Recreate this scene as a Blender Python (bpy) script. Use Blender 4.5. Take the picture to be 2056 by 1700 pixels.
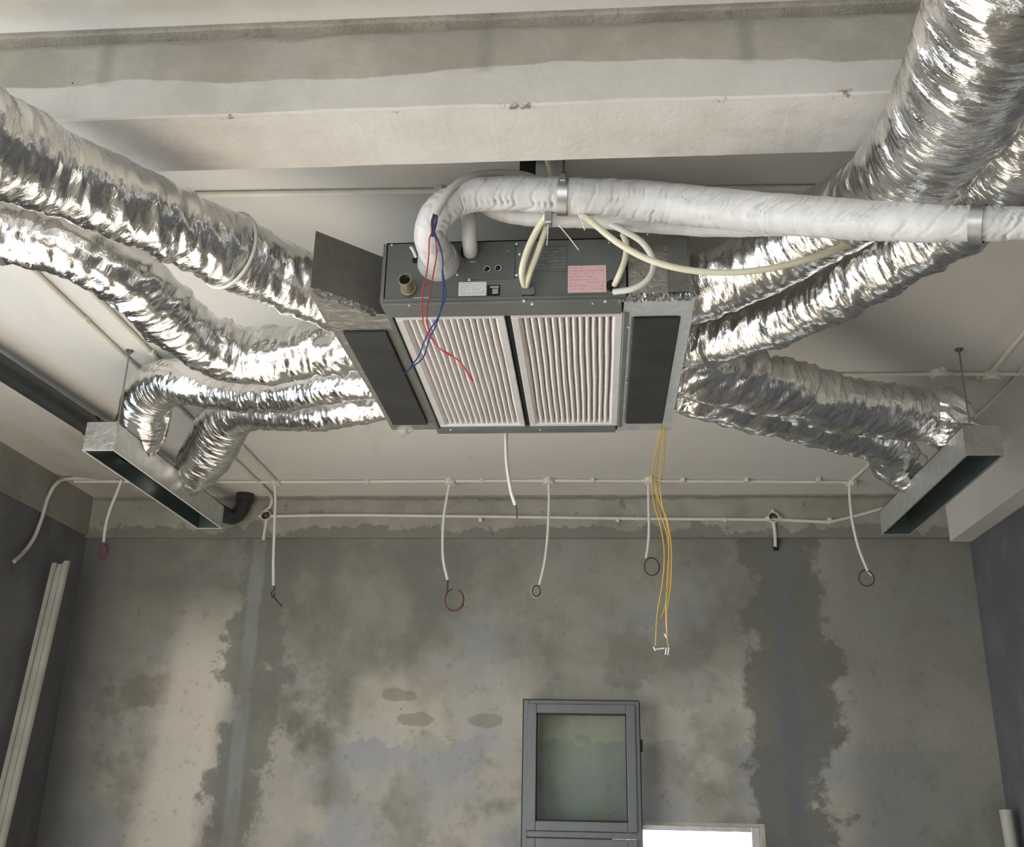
import bpy, math, random
import numpy as np
from mathutils import Vector, Matrix
random.seed(7)
S = bpy.context.scene
for o in list(bpy.data.objects): bpy.data.objects.remove(o)
COL = S.collection

# ------------------------------------------------------------------ camera
FOC = 2059.0
PITCH, YAW, ROLL = [math.radians(a) for a in (20.09, 4.87, 1.157)]
EYE = np.array([0.0, 0.0, 1.5])
FWD = np.array([-math.sin(YAW)*math.cos(PITCH), math.cos(YAW)*math.cos(PITCH), math.sin(PITCH)])
_rt = np.array([math.cos(YAW), math.sin(YAW), 0.0]); _up = np.cross(_rt, FWD)
RGT = math.cos(ROLL)*_rt + math.sin(ROLL)*_up
UPV = -math.sin(ROLL)*_rt + math.cos(ROLL)*_up
cd = bpy.data.cameras.new('camera'); cam = bpy.data.objects.new('camera', cd); COL.objects.link(cam)
cd.sensor_width = 36; cd.lens = 36*FOC/2056; cd.clip_start = .05; cd.clip_end = 200
m = Matrix([[RGT[i], UPV[i], -FWD[i], EYE[i]] for i in range(3)] + [[0, 0, 0, 1]])
cam.matrix_world = m
S.camera = cam

def at(px, py, z=None, y=None, x=None):
    """the point of the plane z=, y= or x= that the photograph shows at pixel (px, py)"""
    v = RGT*(px-1028) - UPV*(py-850) + FWD*FOC
    t = (z-EYE[2])/v[2] if z is not None else (y-EYE[1])/v[1] if y is not None else (x-EYE[0])/v[0]
    return EYE + v*t

# ------------------------------------------------------------------ world and light
w = bpy.data.worlds.new('sky'); S.world = w; w.use_nodes = True
bg = w.node_tree.nodes['Background']; bg.inputs[0].default_value = (.86, .93, 1, 1); bg.inputs[1].default_value = 3.0
def area(name, loc, rot, sx, sy, power, col):
    l = bpy.data.lights.new(name, 'AREA'); l.shape = 'RECTANGLE'; l.size = sx; l.size_y = sy; l.energy = power; l.color = col
    o = bpy.data.objects.new(name, l); COL.objects.link(o); o.location = loc; o.rotation_euler = rot; return o
# daylight through the shopfront behind the camera and through the side glazing to its left
area('daylight_shopfront', (-1.8, -3.3, 1.5), (math.radians(52), 0, 0), 3.6, 2.6, 30, (1, .99, .97))
area('daylight_side_glazing', (-3.7, 2.0, 1.6), (math.radians(50), 0, math.radians(-90)), 4.2, 2.4, 70, (1, .99, .97))
# sunlight through the same glazing, falling on the floor left of and behind the camera
sl = bpy.data.lights.new('sun', 'SUN'); sl.energy = 25; sl.angle = math.radians(2); sl.color = (1, .975, .94)
so_ = bpy.data.objects.new('sun', sl); COL.objects.link(so_); so_.rotation_euler = Vector((-.72, -.55, .62)).to_track_quat('Z', 'Y').to_euler()
S.view_settings.view_transform = 'Standard'; S.view_settings.look = 'None'
S.view_settings.gamma = 1; S.view_settings.use_curve_mapping = False
S.view_settings.exposure = 0.34

# ------------------------------------------------------------------ materials
class NT:
    def __init__(s, name):
        s.m = bpy.data.materials.new(name); s.m.use_nodes = True; s.t = s.m.node_tree; s.n = s.t.nodes
        s.b = s.n['Principled BSDF']; s._tc = None
    def add(s, typ, **kw):
        n = s.n.new(typ)
        for k, v in kw.items(): setattr(n, k, v)
        return n
    def put(s, sock, v):
        if isinstance(v, bpy.types.NodeSocket): s.t.links.new(v, sock)
        elif isinstance(v, (tuple, list)): sock.default_value = (*v, 1) if len(v) == 3 and sock.type == 'RGBA' else v
        else: sock.default_value = v
    def obj(s):
        if not s._tc: s._tc = s.add('ShaderNodeTexCoord')
        return s._tc.outputs['Object']
    def uv(s):
        s.obj(); return s._tc.outputs['UV']
    def map(s, vec, sc=(1, 1, 1), rot=(0, 0, 0), loc=(0, 0, 0)):
        n = s.add('ShaderNodeMapping'); s.put(n.inputs[0], vec); n.inputs[1].default_value = loc; n.inputs[2].default_value = rot; n.inputs[3].default_value = sc
        return n.outputs[0]
    def noise(s, scale, detail=4, vec=None, rough=.55, dist=0):
        n = s.add('ShaderNodeTexNoise'); s.put(n.inputs['Vector'], vec if vec is not None else s.obj())
        n.inputs['Scale'].default_value = scale; n.inputs['Detail'].default_value = detail
        n.inputs['Roughness'].default_value = rough; n.inputs['Distortion'].default_value = dist
        return n.outputs[0]
    def voro(s, scale, vec=None, feature='F1', out=0):
        n = s.add('ShaderNodeTexVoronoi', feature=feature); s.put(n.inputs['Vector'], vec if vec is not None else s.obj())
        n.inputs['Scale'].default_value = scale; return n.outputs[out]
    def math(s, op, a, b=0., c=0.):
        n = s.add('ShaderNodeMath', operation=op)
        for i, v in enumerate((a, b, c)): s.put(n.inputs[i], v)
        return n.outputs[0]
    def step(s, v, lo, hi):
        n = s.add('ShaderNodeMapRange', interpolation_type='SMOOTHSTEP'); s.put(n.inputs[0], v)
        n.inputs[1].default_value = lo; n.inputs[2].default_value = hi; return n.outputs[0]
    def mix(s, f, a, b, mode='MIX'):
        n = s.add('ShaderNodeMix', data_type='RGBA', blend_type=mode); s.put(n.inputs[0], f); s.put(n.inputs[6], a); s.put(n.inputs[7], b)
        return n.outputs[2]
    def xyz(s, vec=None):
        n = s.add('ShaderNodeSeparateXYZ'); s.put(n.inputs[0], vec if vec is not None else s.obj()); return n.outputs
    def bump(s, h, strength=.3, dist=.01, nrm=None):
        n = s.add('ShaderNodeBump'); n.inputs['Strength'].default_value = strength; n.inputs['Distance'].default_value = dist
        s.put(n.inputs['Height'], h)
        if nrm is not None: s.put(n.inputs['Normal'], nrm)
        return n.outputs[0]
    def done(s, col=None, rough=None, metal=None, nrm=None, spec=None):
        for k, v in (('Base Color', col), ('Roughness', rough), ('Metallic', metal), ('Normal', nrm), ('Specular IOR Level', spec)):
            if v is not None: s.put(s.b.inputs[k], v)
        return s.m

def plain(name, col, rough=.5, metal=0, var=.12, scale=12, bump=0.):
    t = NT(name); n = t.noise(scale, 5)
    c = t.mix(t.step(n, .3, .7), tuple(k*(1-var) for k in col), tuple(min(1, k*(1+var)) for k in col))
    return t.done(c, rough, metal, t.bump(t.noise(scale*6, 4), bump, .004) if bump else None)

def band(t, co, centre, half, soft):
    """1 within half of centre along co, 0 beyond half+soft"""
    d = t.math('ABSOLUTE', t.math('SUBTRACT', co, centre)); return t.math('SUBTRACT', 1., t.step(d, half, half+soft))

def m_backwall():
    t = NT('raw_render_back'); X, Y, Z = t.xyz()
    big = t.noise(.9, 6, rough=.6); mid = t.noise(2.6, 7, rough=.62); fine = t.noise(14, 6, rough=.65); cloud2 = t.noise(1.9, 8, vec=t.map(t.obj(), loc=(1, 5, 2)), rough=.58); cloud = t.noise(1.7, 3, vec=t.map(t.obj(), loc=(7, 3, 5)))
    rag = t.math('MULTIPLY', t.math('SUBTRACT', t.noise(4.5, 9, rough=.68), .5), 1.)
    c = t.mix(t.step(big, .36, .66), (.135, .134, .112), (.27, .256, .218))
    c = t.mix(t.math('MULTIPLY', t.step(mid, .38, .66), .5), c, (.31, .295, .25))
    # vertical shade gradient painted in toward the top of the wall; laitance lighter low down: patches with ragged rims
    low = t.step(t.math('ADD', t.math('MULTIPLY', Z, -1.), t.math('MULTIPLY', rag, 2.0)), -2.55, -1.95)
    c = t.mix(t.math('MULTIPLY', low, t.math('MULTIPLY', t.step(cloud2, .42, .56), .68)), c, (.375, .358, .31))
    top_shade = t.step(t.math('ADD', Z, t.math('MULTIPLY', rag, .8)), 2.1, 3.1); c = t.mix(t.math('MULTIPLY', top_shade, .45), c, (.135, .134, .115))
    blue = t.math('MULTIPLY', t.step(cloud, .48, .64), t.math('SUBTRACT', .75, t.math('MULTIPLY', top_shade, .5)))
    c = t.mix(blue, c, (.25, .257, .27))
    # pour line at 1.87 m: pale skim ending in a ragged lip, bluish cement below it
    zr = t.math('ADD', Z, t.math('MULTIPLY', rag, .45)); seg = t.step(t.noise(1.1, 2, vec=t.map(t.obj(), loc=(3.3, 0, 8), sc=(1, 1, .3))), .43, .52)
    lip = t.math('MULTIPLY', t.step(zr, 1.865, 1.885), t.math('SUBTRACT', 1., t.step(Z, 1.95, 2.6)))
    c = t.mix(t.math('MULTIPLY', t.math('MULTIPLY', lip, seg), .55), c, (.38, .36, .305))
    bel = t.math('SUBTRACT', 1., t.step(zr, 1.865, 1.885))
    c = t.mix(t.math('MULTIPLY', t.math('MULTIPLY', bel, seg), t.math('MULTIPLY', t.step(cloud, .36, .56), .75)), c, (.255, .262, .272))
    for (px_c, pz_c, rx_c, rz_c) in ((-1.427, 2.19, .13, .05), (-1.30, 2.02, .15, .045), (-.79, 2.02, .13, .05), (-2.23, 2.36, .05, .05), (-3.3, 2.2, .3, .12), (.25, 2.45, .2, .2)):
        ex = t.math('DIVIDE', t.math('SUBTRACT', X, px_c), rx_c); ez = t.math('DIVIDE', t.math('SUBTRACT', Z, pz_c), rz_c)
        dd = t.math('ADD', t.math('ADD', t.math('MULTIPLY', ex, ex), t.math('MULTIPLY', ez, ez)), t.math('MULTIPLY', rag, 4.))
        c = t.mix(t.math('MULTIPLY', t.math('SUBTRACT', 1., t.step(dd, .7, 1.1)), .6), c, (.165, .155, .125))
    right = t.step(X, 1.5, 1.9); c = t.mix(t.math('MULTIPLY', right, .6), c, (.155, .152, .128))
    # pale swath left of the first chase
    sw = band(t, t.math('ADD', t.math('ADD', X, t.math('MULTIPLY', Z, -.10)), t.math('MULTIPLY', rag, .25)), -3.16, .13, .22)
    c = t.mix(t.math('MULTIPLY', sw, t.math('SUBTRACT', .85, t.step(Z, 2.3, 3.2))), c, (.54, .50, .43))
    # damp zones round the two filled chases
    slow = t.math('SUBTRACT', t.noise(1.3, 3, vec=t.map(t.obj(), loc=(5, 1, 2))), .5)
    xr = t.math('ADD', X, t.math('ADD', t.math('MULTIPLY', rag, .75), t.math('MULTIPLY', slow, .7)))
    c = t.mix(t.math('MULTIPLY', band(t, xr, -2.52, .17, .08), .72), c, (.128, .130, .108))
    c = t.mix(t.math('MULTIPLY', band(t, xr, 1.36, .24, .10), .80), c, (.098, .098, .086))
    xs = t.math('ADD', X, t.math('MULTIPLY', rag, .08))
    c = t.mix(t.math('MULTIPLY', band(t, xs, -2.57, .038, .03), t.math('ADD', .35, t.math('MULTIPLY', t.step(mid, .4, .6), .45))), c, (.215, .225, .225))
    c = t.mix(t.math('MULTIPLY', band(t, xs, 1.345, .045, .04), t.math('ADD', .45, t.math('MULTIPLY', t.step(mid, .4, .6), .4))), c, (.112, .122, .132))
    # dark corners with the side walls
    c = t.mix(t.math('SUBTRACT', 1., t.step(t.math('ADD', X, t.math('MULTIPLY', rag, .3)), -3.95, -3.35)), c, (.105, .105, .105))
    # ragged scraped edges
    e = t.math('ABSOLUTE', t.math('SUBTRACT', t.noise(1.5, 9, rough=.66, vec=t.map(t.obj(), loc=(2, 9, 4))), .5))
    scr = t.math('MULTIPLY', t.math('SUBTRACT', 1., t.step(e, .004, .02)), t.step(cloud, .45, .6))
    
    c = t.mix(t.math('MULTIPLY', t.step(fine, .56, .70), .28), c, (.09, .088, .075))
    pit = t.math('SUBTRACT', 1., t.step(t.voro(6, t.map(t.obj(), sc=(1, 0, 1))), .03, .05))
    c = t.mix(t.math('MULTIPLY', pit, t.math('MULTIPLY', t.step(mid, .52, .56), .7)), c, (.05, .05, .045))
    c = t.mix(1., c, (1.27, 1.27, 1.27), 'MULTIPLY')
    h = t.math('ADD', t.math('ADD', t.math('MULTIPLY', t.math('MULTIPLY', lip, seg), .9), fine), t.math('MULTIPLY', scr, .5))
    return t.done(c, .85, 0, t.bump(h, .35, .01), .25)

def m_concrete(name, a, b, stain, amt=.35, scale=1.2, pits=0., bmp=.2, ragc=None):
    t = NT(name); n1 = t.noise(scale, 6, rough=.6); n2 = t.noise(scale*4, 7, rough=.66); n3 = t.noise(scale*18, 5)
    c = t.mix(t.step(n1, .35, .65), a, b)
    c = t.mix(t.math('MULTIPLY', t.step(n2, .5, .72), amt), c, stain)
    c = t.mix(t.math('MULTIPLY', t.step(n3, .6, .75), .12), c, (.12, .11, .1))
    if pits:
        p = t.math('SUBTRACT', 1., t.step(t.voro(pits), .05, .07)); c = t.mix(t.math('MULTIPLY', p, t.step(n1, .5, .53)), c, (.03, .03, .03))
    return t.done(c, .8, 0, t.bump(t.math('ADD', n2, n3), bmp, .008), .25)

def m_beam():
    """cast face: grey-buff above, skimmed with pale plaster along the arris and on the soffit"""
    t = NT('plastered_beam'); X, Y, Z = t.xyz()
    rag = t.math('SUBTRACT', t.noise(1.4, 6, rough=.5), .5); n = t.noise(3.5, 7, rough=.65); f = t.noise(30, 5)
    zz = t.math('ADD', Z, t.math('MULTIPLY', rag, .14))
    buff = t.mix(t.step(n, .35, .68), (.32, .30, .25), (.42, .40, .34)); pale = t.mix(t.step(n, .3, .7), (.52, .495, .455), (.60, .575, .54))
    c = t.mix(t.step(zz, 3.505, 3.512), pale, buff)
    # board joints of the formwork
    for k, x in enumerate((-1.47, -.31, .45, 1.5)):
        j = t.math('MULTIPLY', band(t, t.math('ADD', X, t.math('MULTIPLY', rag, .03)), x, .004, .035), t.step(Z, 3.48, 3.52)); c = t.mix(t.math('MULTIPLY', j, .55), c, (.22, .205, .17))
    top = t.step(t.math('ADD', Z, t.math('MULTIPLY', t.math('SUBTRACT', t.noise(7, 7), .5), .05)), 3.635, 3.65)
    c = t.mix(t.math('MULTIPLY', top, .8), c, (.27, .255, .215))
    p = t.math('SUBTRACT', 1., t.step(t.voro(11, t.map(t.obj(), sc=(1, 0, 1))), .03, .042)); c = t.mix(t.math('MULTIPLY', p, t.math('MULTIPLY', t.step(n, .47, .50), t.step(zz, 3.5, 3.51))), c, (.03, .03, .028))
    # soffit rubbed with grey, chipped arris
    s = t.noise(2.2, 7, vec=t.map(t.obj(), sc=(1, 2.5, 1), loc=(4, 1, 0)), rough=.62); c = t.mix(t.math('MULTIPLY', t.step(s, .52, .72), .38), c, (.34, .32, .29))
    ar = t.math('MULTIPLY', t.math('MULTIPLY', band(t, Z, 3.378, .009, .008), band(t, Y, 2.453, .012, .01)), t.step(t.noise(5, 8, rough=.75), .60, .64)); c = t.mix(t.math('MULTIPLY', ar, .8), c, (.13, .10, .075))
    return t.done(c, .8, 0, t.bump(t.math('ADD', n, f), .22, .01), .25)

def m_bandbeam():
    t = NT('band_beam_render'); X, Y, Z = t.xyz(); rag = t.math('SUBTRACT', t.noise(3.2, 9, rough=.7), .5); n = t.noise(2.0, 6, rough=.6)
    c = t.mix(t.step(n, .35, .65), (.27, .255, .215), (.37, .35, .30))
    c = t.mix(t.math('MULTIPLY', t.math('SUBTRACT', 1., t.step(t.math('ADD', Z, t.math('MULTIPLY', rag, .42)), 3.415, 3.43)), .75), c, (.165, .163, .14))
    c = t.mix(t.math('MULTIPLY', t.step(t.math('ADD', Z, t.math('MULTIPLY', rag, .08)), 3.63, 3.65), .6), c, (.17, .16, .13))
    c = t.mix(t.math('MULTIPLY', t.step(t.math('ADD', t.noise(12, 6), t.math('MULTIPLY', rag, .3)), .62, .7), .5), c, (.12, .115, .1))
    return t.done(c, .85, 0, t.bump(t.noise(16, 6), .4, .012), .25)

def m_foil(name='foil', col=(.86, .855, .84), r0=.08, r1=.28, crk=.42):
    t = NT(name); uv = t.uv()
    v1 = t.map(uv, sc=(30, 9, 1), rot=(0, 0, .28)); v2 = t.map(uv, sc=(75, 16, 1), rot=(0, 0, -.22))
    n1 = t.noise(1, 4, vec=v1, rough=.7, dist=.7); n2 = t.noise(1, 3, vec=v2, rough=.6)
    v = t.voro(1.0, vec=t.map(uv, sc=(40, 14, 1), rot=(0, 0, .5)), feature='F1')
    h = t.math('ADD', t.math('ADD', t.math('MULTIPLY', v, .6), t.math('MULTIPLY', n1, 1.)), t.math('MULTIPLY', n2, .35))
    r = t.math('ADD', r0, t.math('MULTIPLY', t.noise(.5, 3, vec=v1), r1-r0))
    dust = t.mix(t.step(t.noise(3, 4), .45, .7), col, tuple(k*.86 for k in col))
    return t.done(dust, r, 1., t.bump(h, crk, .012))

def m_sheet(name, col, rough, sc=18, metal=1., crinkle=.12):
    t = NT(name); n = t.noise(sc, 5, rough=.6, dist=.5)
    c = t.mix(t.step(n, .3, .7), tuple(k*.88 for k in col), tuple(min(1, k*1.1) for k in col))
    return t.done(c, t.math('ADD', rough-.06, t.math('MULTIPLY', n, .15)), metal, t.bump(n, crinkle, .006))

def m_wrap():
    t = NT('white_pipe_wrap'); uv = t.uv()
    n = t.noise(1, 4, vec=t.map(uv, sc=(26, 5, 1), rot=(0, 0, .35)))
    c = t.mix(t.step(n, .3, .75), (.50, .495, .485), (.585, .58, .57))
    return t.done(c, .42, 0, t.bump(n, .35, .008), .4)

def m_print(name, paper, ink, rows, amt):
    t = NT(name); uv = t.uv(); U, V, _ = t.xyz(uv)
    row = t.step(t.math('SINE', t.math('MULTIPLY', V, rows*6.283)), .1, .5)
    word = t.step(t.noise(1, 2, vec=t.map(uv, sc=(16, rows*1.0, 1))), .42, .52); blk = t.step(t.noise(1, 1, vec=t.map(uv, sc=(3, 4, 1), loc=(3, 1, 0))), .38, .48)
    edge = t.math('MULTIPLY', band(t, U, .5, .44, .01), band(t, V, .5, .42, .01))
    f = t.math('MULTIPLY', t.math('MULTIPLY', row, word), t.math('MULTIPLY', blk, edge))
    return t.done(t.mix(t.math('MULTIPLY', f, amt), paper, ink), .5)

M = {}
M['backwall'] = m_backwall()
def m_ceiling():
    t = NT('skimmed_ceiling'); X, Y, Z = t.xyz(); n = t.noise(.55, 6, rough=.6); n2 = t.noise(2.2, 8, rough=.68); st = t.noise(1.3, 7, vec=t.map(t.obj(), sc=(1.4, .45, 1), loc=(2, 1, 0)), rough=.62)
    c = t.mix(t.step(n, .35, .65), (.595, .58, .545), (.655, .64, .605)); c = t.mix(t.math('MULTIPLY', t.step(n2, .5, .72), .2), c, (.54, .50, .43))
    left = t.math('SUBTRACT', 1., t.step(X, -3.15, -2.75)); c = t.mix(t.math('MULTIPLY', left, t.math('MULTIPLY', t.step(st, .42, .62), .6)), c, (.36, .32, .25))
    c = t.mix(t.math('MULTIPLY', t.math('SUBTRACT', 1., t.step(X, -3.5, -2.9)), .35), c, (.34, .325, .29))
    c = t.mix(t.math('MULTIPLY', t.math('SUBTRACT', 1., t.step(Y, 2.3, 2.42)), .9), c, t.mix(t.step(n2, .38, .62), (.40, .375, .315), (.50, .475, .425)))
    mk = t.math('MULTIPLY', t.math('SUBTRACT', 1., t.step(t.voro(2.2, t.map(t.obj(), sc=(1, 2.6, 0), rot=(0, 0, .5))), .02, .035)), .7); c = t.mix(mk, c, (.2, .18, .15))
    sm = t.noise(1, 5, vec=t.map(t.obj(), sc=(3, .6, 1), rot=(0, 0, .35))); c = t.mix(t.math('MULTIPLY', t.step(sm, .58, .66), .18), c, (.5, .485, .45))
    return t.done(c, .8, 0, t.bump(t.math('ADD', n2, sm), .07, .01), .25)
M['ceiling'] = m_ceiling()
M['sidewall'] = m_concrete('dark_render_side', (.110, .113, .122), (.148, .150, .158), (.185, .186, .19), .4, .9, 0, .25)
M['beam'] = m_beam(); M['band'] = m_bandbeam()
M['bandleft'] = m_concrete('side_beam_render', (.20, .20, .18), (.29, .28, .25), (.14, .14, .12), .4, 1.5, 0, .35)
M['whiteplaster'] = m_concrete('white_plaster', (.62, .60, .57), (.68, .66, .63), (.5, .47, .43), .2, 1.2)
M['mortar'] = m_concrete('mortar_joint', (.24, .22, .18), (.34, .32, .27), (.12, .11, .09), .6, 6, 0, .6)
M['floor'] = m_concrete('screed_floor', (.36, .33, .285), (.44, .40, .345), (.26, .22, .18), .4, 1.2)
M['outside'] = m_concrete('pavement', (.5, .5, .48), (.58, .57, .55), (.4, .4, .38))
M['foil'] = m_foil()
M['foil_dull'] = m_foil('foil_dull', (.66, .65, .62), .22, .42, .45)
M['sleeve'] = m_sheet('smooth_foil_sleeve', (.62, .62, .60), .30, 5, 1., .10)
M['casing'] = m_sheet('grey_painted_steel', (.125, .135, .128), .42, 3, .15, .02)
M['casing_dark'] = m_sheet('grey_painted_cover', (.095, .10, .092), .45, 3, .15, .02)
M['galv'] = m_sheet('galvanised_sheet', (.56, .57, .56), .36, 22, .7, .05)
M['foiltape'] = m_sheet('foil_faced_board', (.46, .445, .41), .33, 26, .9, .9)
M['boardgrey'] = m_sheet('grey_board_face', (.20, .195, .175), .5, 30, .5, .12)
M['rubber'] = plain('black_foam', (.022, .023, .022), .8, 0, .25, 6, .2)
M['black'] = plain('black_void', (.006, .006, .006), .9)
M['frame'] = plain('white_filter_frame', (.62, .61, .60), .35, .2, .05)
M['media'] = plain('pleated_filter_paper', (.72, .69, .672), .9, 0, .06, 40, .2)
M['wrap'] = m_wrap()
M['pvc'] = plain('cream_pvc', (.63, .61, .53), .45, 0, .06, 5)
M['pvcwhite'] = plain('white_pvc', (.70, .69, .65), .4, 0, .05, 5)
M['flex'] = plain('cream_flexible_conduit', (.62, .59, .44), .45, 0, .08, 5)
M['flexgrey'] = plain('grey_flexible_conduit', (.52, .51, .46), .5, 0, .08, 5)
M['screw'] = plain('zinc_screw', (.8, .8, .78), .25, 1)
M['steel'] = plain('threaded_steel', (.28, .27, .25), .4, .9)
M['clamp'] = m_sheet('zinc_clamp', (.42, .43, .41), .35, 20, .9, .1)
M['redwire'] = plain('red_wire', (.40, .03, .035), .4); M['bluewire'] = plain('blue_wire', (.02, .05, .22), .4)
M['maroon'] = plain('maroon_wire', (.085, .018, .026), .45); M['brownwire'] = plain('brown_wire', (.055, .028, .022), .45)
M['pinkwire'] = plain('dusty_pink_wire', (.16, .055, .07), .5)
M['yellow'] = plain('yellow_wire', (.55, .37, .07), .45)
M['drainpipe'] = plain('dark_grey_drainpipe', (.028, .031, .033), .28, 0, .2)
M['brass'] = m_sheet('brass_stub', (.42, .39, .27), .35, 10, .8, .05)
M['alu'] = plain('grey_aluminium_profile', (.13, .135, .138), .4, .35, .05)
M['gasket'] = plain('black_gasket', (.012, .012, .012), .6)
M['tan'] = plain('tan_jamb', (.42, .38, .32), .7)
M['stripwhite'] = plain('weathered_white_trunking', (.44, .43, .385), .5, 0, .08, 4)
M['tie'] = plain('white_cable_tie', (.75, .75, .73), .4)
M['paper'] = m_print('diagram_sticker', (.62, .62, .63), (.25, .25, .26), 7, .6)
M['pink'] = m_print('pink_warning_sticker', (.66, .43, .43), (.52, .20, .22), 9, .65)
M['plate'] = m_print('rating_plate', (.10, .105, .10), (.25, .25, .25), 8, .5)
def glass(name, col, rough=.02):
    t = NT(name); tr = t.add('ShaderNodeBsdfTransparent'); tr.inputs[0].default_value = (*col, 1)
    gl = t.add('ShaderNodeBsdfGlossy'); gl.inputs['Roughness'].default_value = 0
    fr_ = t.add('ShaderNodeFresnel'); fr_.inputs[0].default_value = 1.09; mx = t.add('ShaderNodeMixShader')
    t.put(mx.inputs[0], fr_.outputs[0]); t.put(mx.inputs[1], tr.outputs[0]); t.put(mx.inputs[2], gl.outputs[0])
    t.put(t.n['Material Output'].inputs[0], mx.outputs[0]); return t.m
M['glass'] = glass('tinted_glass', (.88, .91, .885))
M['outletdark'] = m_sheet('painted_duct_lining', (.09, .12, .115), .35, 4, .5, .02)

# ------------------------------------------------------------------ mesh helpers
ORG = {}
class MB:
    def __init__(s): s.v = []; s.f = []; s.uv = None
    def raw(s, v, f):
        n = len(s.v); s.v += [tuple(map(float, p)) for p in v]; s.f += [tuple(i+n for i in q) for q in f]; return s
    def box(s, x0, x1, y0, y1, z0, z1):
        v = [(x, y, z) for z in (z0, z1) for y in (y0, y1) for x in (x0, x1)]
        return s.raw(v, [(0, 2, 3, 1), (4, 5, 7, 6), (0, 1, 5, 4), (2, 6, 7, 3), (0, 4, 6, 2), (1, 3, 7, 5)])
    def prism(s, pts, vec):
        """polygon pts (3-D) extruded by vec"""
        n = len(pts); p = [np.array(q, float) for q in pts]; e = np.array(vec, float)
        return s.raw(p+[q+e for q in p], [tuple(range(n))[::-1], tuple(range(n, 2*n))] + [(i, (i+1) % n, (i+1) % n+n, i+n) for i in range(n)])
    def cyl(s, a, b, r, n=16, r2=None, hollow=None):
        a = np.array(a, float); b = np.array(b, float); d = (b-a)/np.linalg.norm(b-a)
        u = np.cross(d, (0, 0, 1) if abs(d[2]) < .9 else (1, 0, 0)); u /= np.linalg.norm(u); w_ = np.cross(d, u)
        ring = lambda c, q: [c + q*(math.cos(2*math.pi*i/n)*u + math.sin(2*math.pi*i/n)*w_) for i in range(n)]
        r2 = r if r2 is None else r2
        if hollow:
            v = ring(a, r)+ring(b, r2)+ring(b, r2-hollow)+ring(a, r-hollow)
            f = [(i+k*n, (i+1) % n+k*n, (i+1) % n+((k+1) % 4)*n, i+((k+1) % 4)*n) for k in range(4) for i in range(n)]
        else:
            v = ring(a, r)+ring(b, r2); f = [(i, (i+1) % n, (i+1) % n+n, i+n) for i in range(n)] + [tuple(range(n))[::-1], tuple(range(n, 2*n))]
        return s.raw(v, f)
    def tube(s, pts, r, n=10, step=.012, wob=0.):
        P = spline(pts, step); T, A, B = frames(P); k = len(P)
        rr = np.full(k, r)*(1+wob*np.sin(np.arange(k)*.9)) if wob else np.full(k, r)
        a = np.arange(n)*2*math.pi/n
        V = P[:, None, :] + rr[:, None, None]*(np.cos(a)[None, :, None]*A[:, None, :]+np.sin(a)[None, :, None]*B[:, None, :])
        f = [(i*n+j, i*n+(j+1) % n, (i+1)*n+(j+1) % n, (i+1)*n+j) for i in range(k-1) for j in range(n)]
        f += [tuple(range(n))[::-1], tuple(range((k-1)*n, k*n))]
        return s.raw(V.reshape(-1, 3), f)
    def build(s, name, mat, parent=None, smooth=False, bevel=0, origin=None):
        v = np.array(s.v)
        if parent is not None: org = np.array(ORG[parent.name])
        elif origin is not None: org = np.array(origin, float)
        else: org = np.array([(v[:, 0].min()+v[:, 0].max())/2, (v[:, 1].min()+v[:, 1].max())/2, v[:, 2].min()])
        me = bpy.data.meshes.new(name); me.from_pydata((v-org).tolist(), [], s.f)
        me.materials.append(M[mat])
        if smooth:
            me.polygons.foreach_set('use_smooth', [True]*len(me.polygons))
        o = bpy.data.objects.new(name, me); COL.objects.link(o)
        if parent is not None: o.parent = parent
        else: o.location = org
        ORG[o.name] = org
        if bevel:
            b = o.modifiers.new('bevel', 'BEVEL'); b.width = bevel; b.segments = 2; b.limit_method = 'ANGLE'
        if smooth: 
            try: me.set_sharp_from_angle(angle=math.radians(50))
            except Exception: pass
        return o

def spline(pts, step=.012):
    P = np.array(pts, float)
    if len(P) == 2:
        n = max(2, int(np.linalg.norm(P[1]-P[0])/max(step, .05))); return np.array([P[0]+(P[1]-P[0])*i/n for i in range(n+1)])
    Q = np.vstack([2*P[0]-P[1], P, 2*P[-1]-P[-2]]); out = []
    for i in range(1, len(Q)-2):
        p0, p1, p2, p3 = Q[i-1:i+3]; ts = np.linspace(0, 1, 40, endpoint=False)[:, None]
        out.append(.5*(2*p1+(p2-p0)*ts+(2*p0-5*p1+4*p2-p3)*ts**2+(3*p1-p0-3*p2+p3)*ts**3))
    out = np.vstack(out+[P[-1:]]); L = np.concatenate([[0], np.cumsum(np.linalg.norm(np.diff(out[:, :3], axis=0), axis=1))])
    n = max(3, int(L[-1]/step)); u = np.linspace(0, L[-1], n+1)
    return np.stack([np.interp(u, L, out[:, k]) for k in range(out.shape[1])], 1)
def frames(P):
    T = np.gradient(P, axis=0); T /= np.linalg.norm(T, axis=1)[:, None]
    a = np.cross(T[0], (0, 0, 1.)); a = a if np.linalg.norm(a) > .1 else np.cross(T[0], (1., 0, 0)); a /= np.linalg.norm(a); A = []
    for t in T:
        a = a-t*np.dot(a, t); a /= np.linalg.norm(a); A.append(a)
    A = np.array(A); return T, A, np.cross(T, A)

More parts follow.
